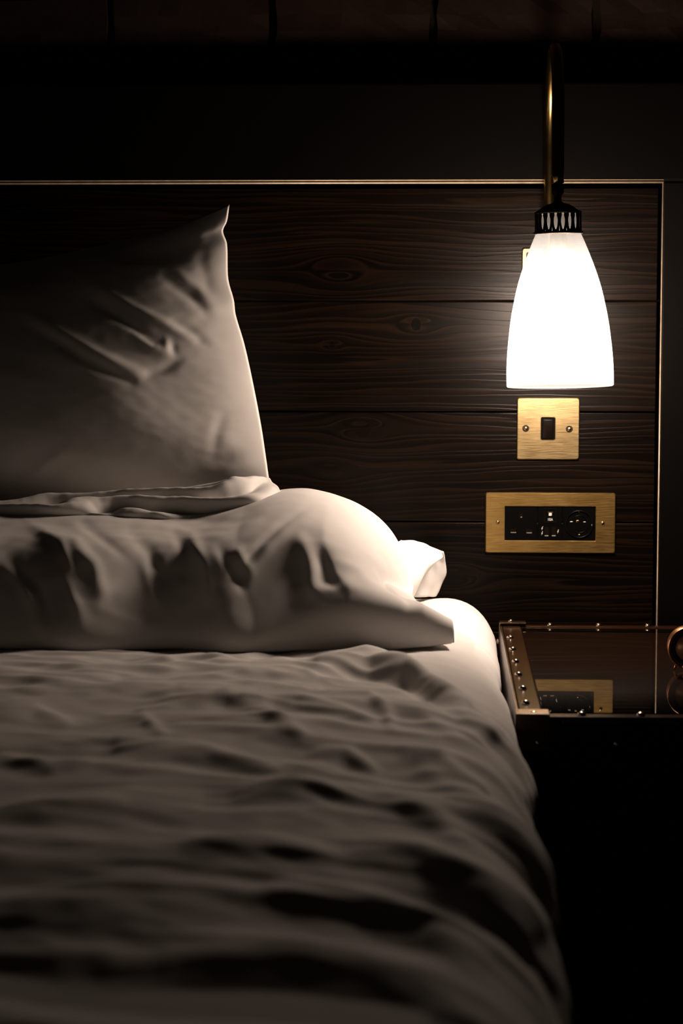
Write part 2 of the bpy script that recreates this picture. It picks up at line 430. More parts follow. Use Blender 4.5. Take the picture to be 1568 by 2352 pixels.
# the head hangs very slightly out of plumb
ax = (top - bot).normalized(); zq = Vector((0, 0, 1)).rotation_difference(ax).to_matrix().to_4x4()
HEADM = Matrix.Translation(top) @ zq             # local z = 0 at the gallery rim, downwards negative
def head(name, me, mt, sm=True):
    o = obj(name, me, mt, lamp, sm); o.matrix_world = HEADM; 
    o.matrix_parent_inverse = Matrix.Translation(-lamp.location); o.matrix_basis = HEADM
    return o
prof = [(40, 492), (42, 500), (44, 515), (46, 527), (50.5, 535.6), (66, 572), (84, 620.5), (95, 657), (104, 696), (111.5, 737), (116.6, 778), (120, 812), (121.6, 840.8), (122, 862), (122, 880)]
prof = [(r * S, -(y - 535) * S) for r, y in prof]
def spl(pr, n=5):                                # Catmull-Rom through the profile
    out_ = []
    for i in range(len(pr) - 1):
        p0, p1, p2, p3 = (np.array(pr[max(0, min(len(pr) - 1, j))]) for j in (i - 1, i, i + 1, i + 2))
        for t in np.arange(n) / n:
            out_.append(tuple(.5 * ((2 * p1) + (-p0 + p2) * t + (2 * p0 - 5 * p1 + 4 * p2 - p3) * t * t + (-p0 + 3 * p1 - 3 * p2 + p3) * t ** 3)))
    return out_ + [pr[-1]]
po = spl(prof)
zb = po[-1][1]; R0 = po[-1][0]; th = 0.003
rim = [(R0 - .0004, zb - .0012), (R0 - .0013, zb - .0019), (R0 - .0022, zb - .0014)]
pi_ = [(r - th, h) for r, h in po][::-1]
bm = lathe(po + rim + pi_, 72, closed=True)
me = bpy.data.meshes.new('shade'); bm.to_mesh(me); bm.free()
me.materials.append(M['opal']); me.materials.append(M['clear'])
for p in me.polygons:                             # inner skin = clear layer
    n = p.normal; c = p.center
    if n.x * c.x + n.y * c.y < 0 and abs(n.z) < .8: p.material_index = 1
head('shade', me, None)
# gallery ring with pierced pear shaped openings
def gallery():
    bm = bmesh.new(); N = 20; Rg = 53.5 * S; z0, z1 = 3 * S, 46 * S
    hole = [(0, -1), (.30, -.92), (.62, -.70), (.88, -.35), (1, 0), (.93, .3), (.66, .55), (.5, .66), (.62, .78), (.66, .86), (.42, .97), (0, 1)]
    hole = hole + [(-x, y) for x, y in hole[-2:0:-1]]
    hw, hh, hc = 4.7 * S, 19.0 * S, 25.5 * S
    da = 2 * math.pi / N
    for rr in (Rg, Rg - .0012):
        for k in range(N):
            a0 = (k + .5) * da
            def pt(xa, z): a = a0 + xa / Rg; return bm.verts.new((rr * math.sin(a), -rr * math.cos(a), z))
            hv = [pt(x * hw, hc + y * hh) for x, y in hole]
            n = len(hole); w = Rg * da / 2
            ov = []
            for x, y in hole:
                s = max(abs(x) / 1.0, abs(y) / 1.0, 1e-6); ox, oy = x / s, y / s
                ov.append(pt(max(-1, min(1, ox)) * w, (z0 + z1) / 2 + max(-1, min(1, oy)) * (z1 - z0) / 2))
            for i in range(n):
                j = (i + 1) % n; bm.faces.new((ov[i], ov[j], hv[j], hv[i]))
    bmesh.ops.remove_doubles(bm, verts=bm.verts, dist=2e-5)
    return bm
head('gallery', gallery(), M['bronze'])
head('gallery_rim', lathe([(51.5 * S, 4 * S), (57 * S, 1.5 * S), (57.5 * S, -1 * S), (56 * S, -2.5 * S), (52 * S, -1 * S)], 64, closed=True), M['bronze'])
head('gallery_dome', lathe([(54 * S, 44 * S), (54 * S, 47 * S), (46 * S, 51 * S), (36 * S, 58 * S), (26 * S, 64 * S), (14 * S, 67 * S), (9 * S, 71 * S), (8 * S, 80 * S), (9 * S, 85 * S), (14 * S, 90 * S), (14 * S, 110 * S), (8 * S, 112 * S), (8 * S, 66 * S), (30 * S, 58 * S), (52 * S, 44 * S)], 48, closed=True), M['bronze'])
bz = -215 * S
head('bulb_holder', lathe([(0.0, 60 * S), (.010, 60 * S), (.010, -60 * S), (.010, bz + .054), (0.0, bz + .054)], 24), M['ceramic'])
bulb = head('bulb', lathe([(max(.0005, .048 * math.cos(t)), bz + (.056 if t > 0 else .050) * math.sin(t)) for t in np.linspace(-math.pi / 2, math.pi / 2, 13)], 24), M['bulb'])
# swan neck arm
stem_top = HEADM @ Vector((0, 0, 112 * S))
back = WY(1261.5, 400, -0.030); bx_ = back.x; zc0 = WY(1261, 335, -0.03).z
yc, ra = (LY - 0.030) / 2, (abs(LY) - 0.030) / 2
pz = WY(1262, 640, 0).z
path = [(bx_, -0.004, pz), (bx_, -0.018, pz + .001), (bx_, -0.0275, pz + .006), (bx_, -0.030, pz + .016)]
path += [(bx_, -0.030, pz + .02 + (zc0 - pz - .02) * i / 8) for i in range(1, 9)]
for i in range(1, 17):
    a = math.pi * i / 16
    path.append((bx_ + (stem_top.x - bx_) * i / 16, yc + ra * math.cos(a), zc0 + ra * math.sin(a)))
path += [(stem_top.x, LY, zc0 + (stem_top.z - zc0) * i / 6) for i in range(1, 7)]
obj('arm', tube(path, 0.0078, 20), M['antique'], lamp, True)
# wall plate, seen at the left of the shade
p0 = WY(1199, 570, -.004); hwp = abs(WY(1262, 570).x - p0.x); zbp = p0.z - 0.086
xc = p0.x + hwp
obj('wall_plate', plate_with_hole(rrect(xc - hwp, xc + hwp, zbp, p0.z, .003), rrect(xc - hwp + .006, xc + hwp - .006, zbp + .006, p0.z - .006, .002), -0.004, 0.0, .001), M['brass'], lamp)
obj('wall_plate_panel', box(xc - hwp + .0055, xc + hwp - .0055, -0.0022, 0.0, zbp + .0055, p0.z - .0055), M['bronze'], lamp)

# ------------------------------------------------------------------ light switch
def dome_screw(name, loc, r, parent, mt, slot_ang=0.6, sink=None):
    bm = lathe([(r, 0.0), (r * .93, -r * .25), (r * .7, -r * .45), (r * .35, -r * .56), (0.0003, -r * .6)], 20, axis='Y')
    o = obj(name, bm, mt, parent, True); o.matrix_parent_inverse = Matrix.Identity(4)
    o.location = Vector(loc) - parent.location
    s = obj('slot', box(-r * .95, r * .95, -r * .62, -r * .40, -r * .10, r * .10), M['black'], None)
    s.parent = o; s.rotation_euler = (0, slot_ang, 0)
    return o
YP = -0.0045
a = WY(1187.5, 913, YP); c_ = WY(1329.5, 1056, YP)
x0, x1, z1, z0 = a.x, c_.x, a.z, c_.z
sw = empty('light_switch', ((x0 + x1) / 2, 0, (z0 + z1) / 2))
tag(sw, 'square brushed brass light switch plate with one dark rocker under the lamp', 'light switch')
h0 = WY(1242.5, 959, YP); h1 = WY(1274, 1010.5, YP)
obj('faceplate', plate_with_hole(rrect(x0, x1, z0, z1, .0032), rrect(h0.x, h1.x, h1.z, h0.z, .0022), YP, 0.0, .0011), M['brass'], sw)
obj('rocker_frame', box(h0.x, h1.x, -0.0022, 0.0, h1.z, h0.z), M['black'], sw)
r0 = WY(1246.5, 963.5, YP); r1 = WY(1269.5, 1007, YP)
bm = box(r0.x, r1.x, -0.0062, -0.0005, r1.z, r0.z, .0009, 3)
for v in bm.verts:
    if v.co.y < -.004: v.co.y += .0026 * (1 - (v.co.z - r1.z) / (r0.z - r1.z))
obj('rocker', bm, M['rocker'], sw, True)
for px, py, an in ((1207, 984, .3), (1307, 985.5, -.2)):
    q = WY(px, py, YP)
    dome_screw('screw', (q.x, YP - .0001, q.z), .0034, sw, M['screw'], an)
    bmr = lathe([(.0036, -.0004), (.0047, -.0003), (.0047, 0.0), (.0036, 0.0)], 24, axis='Y', closed=True)
    o = obj('screw_cup', bmr, M['black'], sw, True); o.matrix_parent_inverse = Matrix.Identity(4); o.location = Vector((q.x, YP, q.z)) - sw.location

# ------------------------------------------------------------------ socket plate
a = WY(1115, 1131.5, YP); c_ = WY(1412, 1271.5, YP)
x0, x1, z1, z0 = a.x, c_.x, a.z, c_.z
so = empty('socket_plate', ((x0 + x1) / 2, 0, (z0 + z1) / 2))
tag(so, 'wide brass socket plate with three black power and charging modules beside the bed', 'power socket')
h0 = WY(1159.5, 1163, YP); h1 = WY(1367, 1242.5, YP)
obj('faceplate', plate_with_hole(rrect(x0, x1, z0, z1, .0030), rrect(h0.x, h1.x, h1.z, h0.z, .0005), YP, 0.0, .0010), M['brass_dark'], so)
MY = -0.0030
def X(px): return WY(px, 1203, MY).x
def Zp(py): return WY(1263, py, MY).z
zt, zb_ = h0.z - .0002, h1.z + .0002
mods = [(1160, 1233.5), (1235, 1290.5), (1292, 1366.5)]
names = ['british_socket', 'charger_module', 'round_socket']
modo = []
for (p0_, p1_), nm in zip(mods, names):
    modo.append(obj(nm, box(X(p0_), X(p1_), MY, -0.0002, zb_, zt, .0004, 1), M['black'], so))
def sub(name, me, mt, parent, sm=False):
    return obj(name, me, mt, parent, sm)
for o in modo: pass
# british socket: three slots with a glint of metal
for (p0_, p1_, y0_, y1_) in ((1172, 1185, 1215, 1224.5), (1208, 1221.5, 1215.5, 1225), (1193, 1200, 1181, 1192)):
    sub('slot', box(X(p0_), X(p1_), MY - .00025, MY + .001, Zp(y1_), Zp(y0_)), M['rocker'], modo[0])
for (p0_, p1_, y) in ((1172.5, 1185, 1223.5), (1209, 1221, 1224), (1195, 1198.5, 1188)):
    sub('contact', box(X(p0_), X(p1_), MY - .0005, MY, Zp(y + .8), Zp(y - .8)), M['steel'], modo[0])
# charger module: breaker with white button, 10A, two ports, flash marks
cx_ = 1263
for y in (1169, 1199.5):
    sub('breaker_frame', box(X(1250), X(1276.5), MY - .0010, MY, Zp(y + .9), Zp(y - .9), .0003, 1), M['rocker'], modo[1])
for x in (1250, 1276.5):
    sub('breaker_frame', box(X(x - .7), X(x + .7), MY - .0008, MY, Zp(1200), Zp(1168), .0002, 1), M['rocker'], modo[1])
sub('breaker_lip', box(X(1257), X(1270), MY - .0012, MY, Zp(1177.2), Zp(1175.6), .0002, 1), M['screw'], modo[1])
sub('breaker_button', box(X(1259.5), X(1266.5), MY - .0022, MY, Zp(1184.5), Zp(1178), .0004, 2), M['print'], modo[1])
fc = bpy.data.curves.new('t', 'FONT'); fc.body = '10A'; fc.align_x = 'CENTER'; fc.align_y = 'CENTER'; fc.size = .0054; fc.extrude = .00006
to = bpy.data.objects.new('t', fc); link(to); dg = bpy.context.evaluated_depsgraph_get()
tm = bpy.data.meshes.new_from_object(to.evaluated_get(dg)); bpy.data.objects.remove(to)
tm.transform(Matrix.Translation((X(1263), MY - .0003, Zp(1193.5))) @ Matrix.Rotation(math.radians(90), 4, 'X') @ Matrix.Diagonal((.85, 1, 1, 1)))
sub('rating_print', tm, M['print'], modo[1])
def flash(px, py, h=9.5):
    s = h * .0006 / 2
    pts = [(.25, 1), (-.35, -.1), (0, -.1), (-.25, -1), (.38, .2), (.02, .2), (.5, 1)]
    cx, cz = X(px), Zp(py)
    return extrude_poly([(cx + x * s, cz + z * s) for x, z in pts], MY - .0003, MY)
for px, py in ((1244.5, 1214), (1244.5, 1225), (1281, 1221)):
    sub('flash_mark', flash(px, py), M['print'], modo[1])
for px in (1255, 1271.5):
    sub('usb_port', box(X(px - 5), X(px + 5), MY - .0002, MY + .001, Zp(1230), Zp(1211)), M['rocker'], modo[1])
    bmx = box(X(px - 4.3), X(px + 4.3), MY - .0007, MY, Zp(1231.6), Zp(1229.6), .0002, 1)
    sub('port_contact', bmx, M['steel'], modo[1])
    for y in (1215, 1219, 1223, 1227):
        sub('port_tongue', box(X(px - 1.2), X(px + 1.6), MY - .0003, MY, Zp(y + .5), Zp(y - .5)), M['antique'], modo[1])
# round socket
cxr, czr = X(1330), Zp(1203.5); R = 29 * .0006
ring = lathe([(R, -.0016), (R + .0012, -.0022), (R + .0022, -.0014), (R + .0022, 0.0), (R, 0.0)], 48, axis='Y', closed=True)
ring.transform(Matrix.Translation((cxr, MY, czr))); sub('socket_rim', ring, M['black'], modo[2], True)
ring = lathe([(R * .66, -.0004), (R * .66, -.0006), (R * .70, -.0008), (R * .71, -.0002)], 48, axis='Y', closed=True)
ring.transform(Matrix.Translation((cxr, MY, czr))); sub('socket_floor_ring', ring, M['black'], modo[2], True)
for px, py, hw_, hh_ in ((1311.5, 1198, 3.2, 1.0), (1342, 1198.5, 3, 1.0), (1330, 1175, 1.8, 1.2), (1330, 1228, 2, 1.6), (1326, 1197, 3, 2.6), (1299.5, 1205.5, 1.5, 1), (1359, 1205.5, 1, 1.6)):
    sub('contact', box(X(px - hw_), X(px + hw_), MY - .0011, MY, Zp(py + hh_), Zp(py - hh_), .0004, 2), M['steel'] if abs(px - 1326) > 5 else M['antique'], modo[2])
for px, py, an in ((1142.5, 1199.5, .9), (1383.5, 1201.5, .25)):
    q = WY(px, py, YP)
    dome_screw('screw', (q.x, YP, q.z), .0026, so, M['screw'], an)

# ------------------------------------------------------------------ bed: base, mattress under a fitted sheet
ZB = 0.656                                        # top of the mattress
XE = 0.075                                        # its right hand side
XW = -1.66
bed = empty('bed', (-0.79, -1.05, 0.0))
tag(bed, 'bed with a smooth white fitted sheet showing brightest at the corner next to the trunk', 'bed')
obj('bed_base', box(XW + .03, XE - .03, -2.04, -0.03, 0.06, 0.385, .01, 2), M['base'], bed)
for lx in (XW + .12, XE - .12):
    for ly in (-1.95, -.12):
        obj('leg', lathe([(.024, .001), (.03, .03), (.03, .065)], 16), M['base'], bed).location = (lx, ly, 0)
def mattress():
    nx, ny = 170, 200
    # superellipse-like rounded box unwrapped as a dome grid from the top down the sides
    R_ = 0.072; H = .27
    def axis_pts(lo, hi, n, dense_lo, dense_hi):
        t = np.linspace(0, 1, n); return lo + (hi - lo) * t
    s_arc = np.linspace(0, 1, 14)[1:] * (math.pi / 2 * R_)
    s_drop = s_arc[-1] + np.linspace(0, 1, 8)[1:] * (H - R_)
    tail = np.concatenate([s_arc, s_drop])
    xs = np.concatenate([(-tail)[::-1] + (XW + R_), np.linspace(XW + R_, -0.35, 30), np.linspace(-.34, XE - R_, 70)[0:], XE - R_ + tail])
    ys = np.concatenate([(-tail)[::-1] + (-2.05 + R_), np.linspace(-2.05 + R_, -.7, 30), np.linspace(-.69, -0.035 - R_, 90), -0.035 - R_ + tail])
    GX, GY = np.meshgrid(xs, ys, indexing='ij')
    lx = np.maximum(0, GX - (XE - R_)) - np.maximum(0, (XW + R_) - GX)
    ly = np.maximum(0, GY - (-.035 - R_)) - np.maximum(0, (-2.05 + R_) - GY)
    rho = np.sqrt(lx ** 2 + ly ** 2) + 1e-9
    # round corner: radial overshoot bends over the edge
    L = np.maximum(np.abs(lx), np.abs(ly))
    rr = np.where(rho > 0, rho, 0); rr = np.minimum(rr, s_drop[-1])
    ang = np.minimum(rr / R_, math.pi / 2)
    hor = R_ * np.sin(ang); ver = R_ * (1 - np.cos(ang)) + np.maximum(0, rr - R_ * math.pi / 2)
    P = np.stack([np.clip(GX, XW + R_, XE - R_) + hor * lx / rho, np.clip(GY, -2.05 + R_, -.035 - R_) + hor * ly / rho, ZB - ver], -1)
    # soft unevenness and pull lines of the sheet at the corner
    n = grid_normals(P)
    d = .004 * pnoise(GX * 4, GY * 4, 3) + .0018 * pnoise((GX - GY * .6) * 16, (GX + GY) * 3.5, 5)
    d += .0022 * ridged((GX * .6 - GY) * 13, (GX + GY) * 2.5, 6) * smooth(-.15, .05, GX) * smooth(-.6, -.1, GY)
    P += n * d[..., None]
    return grid_mesh('mattress', P)
obj('mattress', mattress(), M['cotton'], bed, True)

# ------------------------------------------------------------------ duvet
def duvet():
    top0 = ZB + .034; xe = XE + .007; R_ = .085; xl = XW - .004
    sx = np.concatenate([np.linspace(-.45 - math.pi / 2 * R_, -math.pi / 2 * R_, 14)[:-1], np.linspace(-math.pi / 2 * R_, 0, 12)])
    left = xl + R_ + sx
    mid = np.concatenate([np.linspace(xl + R_, -.72, 26)[1:], np.linspace(-.715, xe - R_, 190)[1:]])
    tail = np.concatenate([np.linspace(0, math.pi / 2 * R_, 34)[1:], math.pi / 2 * R_ + np.linspace(0, .36, 36)[1:]])
    u = np.concatenate([left, mid, xe - R_ + tail])
    v = np.concatenate([np.linspace(-2.12, -1.95, 14)[:-1], np.linspace(-1.95, -0.36, 380)])
    U, V = np.meshgrid(u, v, indexing='ij')
    def build(U, V):
        lx = np.maximum(0, U - (xe - R_)); l2 = np.maximum(0, xl + R_ - U)
        def bend(l):
            a = np.minimum(l / R_, math.pi / 2); e = np.maximum(0, l - R_ * math.pi / 2)
            return R_ * np.sin(a), R_ * (1 - np.cos(a)) + e
        h1, v1 = bend(lx); h2, v2 = bend(l2)
        x = np.clip(U, xl + R_, xe - R_) + h1 - h2
        lift = .010 * smooth(-.56, -.80, V) - .010 * smooth(-1.1, -1.9, V)        # thin at the edge under the pillow
        z = top0 - .034 + .005 + lift * .82 - v1 - v2
        # hem edge rolls down onto the sheet
        z = z - .004 * np.exp(-((V + .36) / .012) ** 2)
        x = x - .010 * (1 - smooth(-.37, -.66, V)) * smooth(.0, .1, lx) - .024 * smooth(.10, .2, lx)
        return np.stack([x, V, z], -1)
    P = build(U, V)
    n = grid_normals(P); n *= np.sign(n[..., 2:3] + .3 * n[..., 0:1] + 1e-6)
    Q = proj(P)
    X_, Y_ = U, V
    # long folds that run across the bed and swing towards the foot near the right hand side
    sw_ = .9 * np.maximum(0, X_ + .24) ** 1.6
    wx = X_ + .035 * pnoise(X_ * 5, Y_ * 5, 22); W_ = Y_ + sw_ + .035 * pnoise(X_ * 5 + 7, Y_ * 5, 21)
    near = smooth(-.5, -1.2, Y_)
    edge = smooth(-.12, .06, X_)
    fx = 1 - .45 * edge
    far_ = .0060 * pnoise(wx * 4.2 * fx, W_ * 8.0, 31) + .0042 * ridged(wx * 5.5 * fx + 2, W_ * 9.5, 33)
    far_ += .0046 * ridged(wx * 9 * fx - W_ * 3, W_ * 13 + wx * 4, 35) + .0042 * ridged(wx * 13 + W_ * 5, W_ * 22 - wx * 6, 37)
    nr_ = .0075 * pnoise(wx * 2.0, W_ * 6.5, 41) + .0050 * ridged(wx * 2.4 + 1, W_ * 8.5, 42) + .0022 * ridged(wx * 4.5, W_ * 17, 43)
    d = far_ * (1 - near) + nr_ * near
    d += .0010 * pnoise(wx * 30 + W_ * 12, W_ * 40 - wx * 8, 36)
    d *= (1 - .85 * smooth(-.10, .02, X_) * (1 - smooth(-.78, -1.05, Y_)))
    cr = [([(735, 1530), (840, 1520), (930, 1540), (1010, 1585), (1065, 1625)], 15, .0130),
          ([(330, 1640), (420, 1625), (520, 1620), (600, 1640), (690, 1695)], 16, .007),
          ([(880, 1628), (960, 1650), (1035, 1690), (1130, 1702)], 15, .0045),
          ([(235, 1648), (330, 1660), (372, 1692)], 12, .004),
          ([(280, 1716), (480, 1732), (640, 1778), (760, 1758)], 18, .007),
          ([(0, 1640), (80, 1636), (150, 1660)], 16, .006),
          ([(0, 1880), (150, 1862), (300, 1838), (430, 1845)], 30, .008),
          ([(450, 1965), (600, 1945), (760, 1975)], 26, .006),
          ([(560, 1835), (700, 1815), (830, 1828)], 22, .008),
          ([(980, 1785), (1080, 1840), (1180, 1940), (1265, 2050)], 26, .009),
          ([(1040, 1700), (1120, 1770), (1190, 1830)], 18, .005),
          ([(880, 1830), (1000, 1890), (1110, 1990), (1230, 2130)], 26, .007),
          ([(650, 2050), (830, 2070), (960, 2120), (1100, 2200)], 34, .008),
          ([(820, 1960), (960, 1975), (1080, 2040), (1200, 2150)], 30, .009),
          ([(0, 2130), (260, 2080), (520, 2095)], 36, .006),
          ([(400, 2220), (700, 2215), (960, 2260)], 36, .006),
          ([(1090, 1560), (1140, 1640), (1180, 1720)], 14, .003),
          ([(740, 1552), (850, 1550), (930, 1572), (1005, 1620), (1050, 1655)], 14, -.0085), ([(1010, 1625), (1070, 1660), (1125, 1695)], 10, .003),
          ([(420, 1590), (560, 1578), (700, 1592)], 10, .004), ([(560, 1622), (680, 1618), (790, 1640), (860, 1668)], 10, .005),
          ([(760, 1600), (850, 1610), (890, 1650), (900, 1680)], 12, .005), ([(300, 1530), (450, 1522), (560, 1530)], 8, .003),
          ([(720, 1730), (800, 1738), (860, 1770)], 12, .006),
          ([(930, 1740), (1010, 1752), (1060, 1800), (1100, 1830)], 14, .006),
          ([(0, 1745), (120, 1765), (200, 1752)], 14, .005), ([(0, 1560), (140, 1572), (260, 1558)], 10, .004)]
    d = d - .3 * np.minimum(d, 0)
    d *= smooth(-.50, -.68, Y_)
    d += creases(Q, cr) * 1.05
    P = P + n * d[..., None]
    P[..., 2] = np.where((U < xe - R_) & (U > xl + R_), np.maximum(P[..., 2], ZB + .004), P[..., 2])
    return grid_mesh('duvet', P)
dv = obj('duvet', duvet(), M['duvet'], None, True)
tag(dv, 'rumpled white cotton duvet spread over the bed in front of the pillows', 'duvet')
sm = dv.modifiers.new('thickness', 'SOLIDIFY'); sm.thickness = .004; sm.offset = -1

# ------------------------------------------------------------------ pillows
def coons(bottom, right, top_, left, nu, nv):
    """patch from four boundary polylines (each list of 3-vectors): bottom/top run left->right, left/right run bottom->top"""
    def res(pts, n):
        pts = np.array([tuple(p) for p in pts], float)
        # Catmull-Rom resample by chord length
        d = np.concatenate([[0], np.cumsum(np.linalg.norm(np.diff(pts, axis=0), axis=1))]); d /= d[-1]
        t = np.linspace(0, 1, n); out_ = np.empty((n, 3))
        for k, tt in enumerate(t):
            i = min(max(np.searchsorted(d, tt) - 1, 0), len(pts) - 2)
            f = (tt - d[i]) / (d[i + 1] - d[i])
            p1, p2 = pts[i], pts[i + 1]
            m1 = (p2 - pts[max(i - 1, 0)]) / max(d[i + 1] - d[max(i - 1, 0)], 1e-9) * (d[i + 1] - d[i])
            j = min(i + 2, len(pts) - 1)
            m2 = (pts[j] - p1) / max(d[j] - d[i], 1e-9) * (d[i + 1] - d[i])
            out_[k] = (2 * f ** 3 - 3 * f ** 2 + 1) * p1 + (f ** 3 - 2 * f ** 2 + f) * m1 + (-2 * f ** 3 + 3 * f ** 2) * p2 + (f ** 3 - f ** 2) * m2
        return out_
    B, T = res(bottom, nu), res(top_, nu); L_, R_ = res(left, nv), res(right, nv)
    u = np.linspace(0, 1, nu)[:, None, None]; v = np.linspace(0, 1, nv)[None, :, None]
    P = (1 - v) * B[:, None] + v * T[:, None] + (1 - u) * L_[None] + u * R_[None]
    P -= (1 - u) * (1 - v) * B[0] + u * (1 - v) * B[-1] + (1 - u) * v * T[0] + u * v * T[-1]
    return P
def two_sided(name, Pf, Pb):
    """closed pillow from front and back sheets that share their border"""
    nu, nv = Pf.shape[:2]
    idx = np.arange(nu * nv).reshape(nu, nv)
    idb = idx + nu * nv
    edge = np.zeros((nu, nv), bool); edge[0] = edge[-1] = True; edge[:, 0] = edge[:, -1] = True
    idb = np.where(edge, idx, idb)
    def q(i): return np.stack([i[:-1, :-1], i[1:, :-1], i[1:, 1:], i[:-1, 1:]], -1).reshape(-1, 4)
    faces = np.concatenate([q(idx), q(idb)[:, ::-1]])
    me = bpy.data.meshes.new(name)
    me.from_pydata(np.concatenate([Pf.reshape(-1, 3), Pb.reshape(-1, 3)]).tolist(), [], faces.tolist())
    bm = bmesh.new(); bm.from_mesh(me)
    bmesh.ops.delete(bm, geom=[v for v in bm.verts if not v.link_faces], context='VERTS')
    bmesh.ops.recalc_face_normals(bm, faces=bm.faces); bm.to_mesh(me); bm.free()
    return me

# lower pillow, lying on the mattress
def lower_pillow():
    zf = ZB + .014
    def g(x, y, z): return (x, y, z)
    zq_ = ZB + .010
    tip = WZ(1043, 1479, zq_)
    bottom = [(-.82, -.56, zq_)] + [tuple(WZ(px_, py_, zq_)) for px_, py_ in ((-200, 1492), (0, 1490), (180, 1497), (400, 1490), (540, 1499), (700, 1494), (850, 1494), (960, 1488))] + [tuple(tip)]
    top_ = [g(-.82, -.07, zf), g(-.6, -.09, zf), g(-.35, -.10, zf), g(-.12, -.09, zf), g(-.040, -.075, zf + .004)]
    right = [tuple(tip), g(.012, tip.y + .03, zq_), g(-.012, tip.y + .065, zq_ + .002), g(-.028, -.45, zf + .010), g(-.032, -.35, zf + .018), g(-.032, -.27, zf + .026), g(-.036, -.16, zf + .025), g(-.040, -.075, zf + .004)]
    left = [(-.82, -.56, zq_), g(-.78, -.3, zf + .02), g(-.82, -.07, zf)]
    nu, nv = 260, 170
    B = coons(bottom, right, top_, left, nu, nv)
    u = np.linspace(-1, 1, nu)[:, None]; v = np.linspace(-1, 1, nv)[None, :]
    # fullness
    ue = np.where(u > 0, u / (.985 - .13 * smooth(.1, -.8, v)), u)      # flat flange of cloth beyond the filling at the front corner
    fu = np.clip(1 - np.abs(np.clip(ue, -1, 1)) ** 5.0, 0, 1) ** .60
    fv = np.where(v < 0, np.clip(1 - np.abs(v) ** 1.55, 0, 1) ** 1.0, np.clip(1 - np.abs(v) ** 2.6, 0, 1) ** .62)
    f = fu * fv
    Pf = B.copy(); Pb = B.copy()
    press = smooth(-.16, -.30, B[..., 0]) * smooth(-.75, -.15, v)          # the upright pillow weighs on it
    hf = np.interp(u, [-1, -.9, .45, .70, .90, 1.0], [0, .012, .014, .048, .046, .024])   # upright front of the case below its ridge
    st = np.clip(1 - np.abs(v) ** 36, 0, 1) ** .5 * smooth(.2, -.65, v)
    Pf[..., 2] += (.137 - .032 * press - .6 * hf * st) * f + hf * st + .0016
    Pf[..., 1] -= .010 * fu * np.clip(np.sin(np.pi * np.clip((v + 1) / 1.1, 0, 1)), 0, 1) * (v < .2)
    Pf[..., 0] += .006 * fv * np.clip(np.sin(np.pi * np.clip((1 - u) / .5, 0, 1)), 0, 1) * (u > .5)
    Pb[..., 2] -= .012 * np.minimum(1, f * 3)
    n = grid_normals(Pf); n *= np.sign(n[..., 2:3] + 1e-9)
    n = np.where(np.isfinite(n), n, 0)
    Q = proj(Pf)
    ed = np.minimum(1, f * 4)
    XX, YY = Pf[..., 0], v + 0 * u
    d = .0022 * pnoise(XX * 5, YY * 2.5, 41) + .0012 * ridged(XX * 7 + YY * 2.6, YY * 2.2 - XX * 3, 43) * smooth(.3, -.5, v)
    d += .0011 * ridged(XX * 16 - YY * 2.5, YY * 3, 44) * smooth(.1, -.6, v) + .0007 * pnoise(XX * 40, YY * 12, 45)
    d *= .8 - .5 * smooth(-.25, -.08, XX)
    cr = [([(560, 1302), (600, 1250), (650, 1205), (705, 1168)], 9, -.0035), ([(575, 1310), (620, 1255), (668, 1212)], 12, .003),
          ([(0, 1300), (50, 1335), (78, 1395), (88, 1450)], 18, .011), ([(30, 1300), (90, 1360), (112, 1440)], 14, -.008),
          ([(110, 1230), (170, 1250), (215, 1300), (235, 1370)], 18, .009), ([(150, 1330), (175, 1400), (190, 1440)], 16, .006),
          ([(190, 1205), (240, 1240), (285, 1275)], 12, -.005), ([(300, 1225), (340, 1262), (372, 1330)], 16, -.006),
          ([(400, 1225), (425, 1265), (410, 1330)], 14, -.005), ([(505, 1262), (535, 1310), (556, 1350)], 12, -.006), ([(230, 1400), (330, 1440), (430, 1450)], 14, .005), ([(60, 1200), (140, 1250), (165, 1310)], 12, .005), ([(440, 1235), (470, 1300), (480, 1370)], 13, .005), ([(330, 1300), (350, 1370), (390, 1430)], 12, .005), ([(540, 1260), (575, 1320)], 14, .006),
          ([(690, 1240), (712, 1300), (716, 1350), (742, 1392)], 18, .010), ([(720, 1385), (760, 1405)], 10, -.006), ([(735, 1260), (750, 1330), (800, 1370)], 16, -.008),
          ([(715, 1365), (800, 1352), (880, 1372), (960, 1400), (1035, 1442)], 16, .008), ([(780, 1400), (860, 1395), (940, 1410)], 14, -.004),
          ([(770, 1290), (820, 1310), (860, 1350)], 14, .006), ([(845, 1270), (880, 1310), (905, 1355)], 12, .005),
          ([(930, 1232), (922, 1290), (935, 1350), (945, 1395)], 9, -.004),
          ([(180, 1498), (150, 1475), (60, 1462)], 10, .004), ([(480, 1470), (540, 1500)], 14, .005)]
    d += creases(Q, cr) * .40
    Pf += n * (d * ed)[..., None]
    return two_sided('pillow', Pf, Pb)
lp = empty('pillow', (-0.42, -0.29, ZB))
tag(lp, 'plump white pillow lying flat under the upright one, its case end opening towards the lamp', 'pillow')
obj('pillow_body', lower_pillow(), M['cotton'], lp, True)

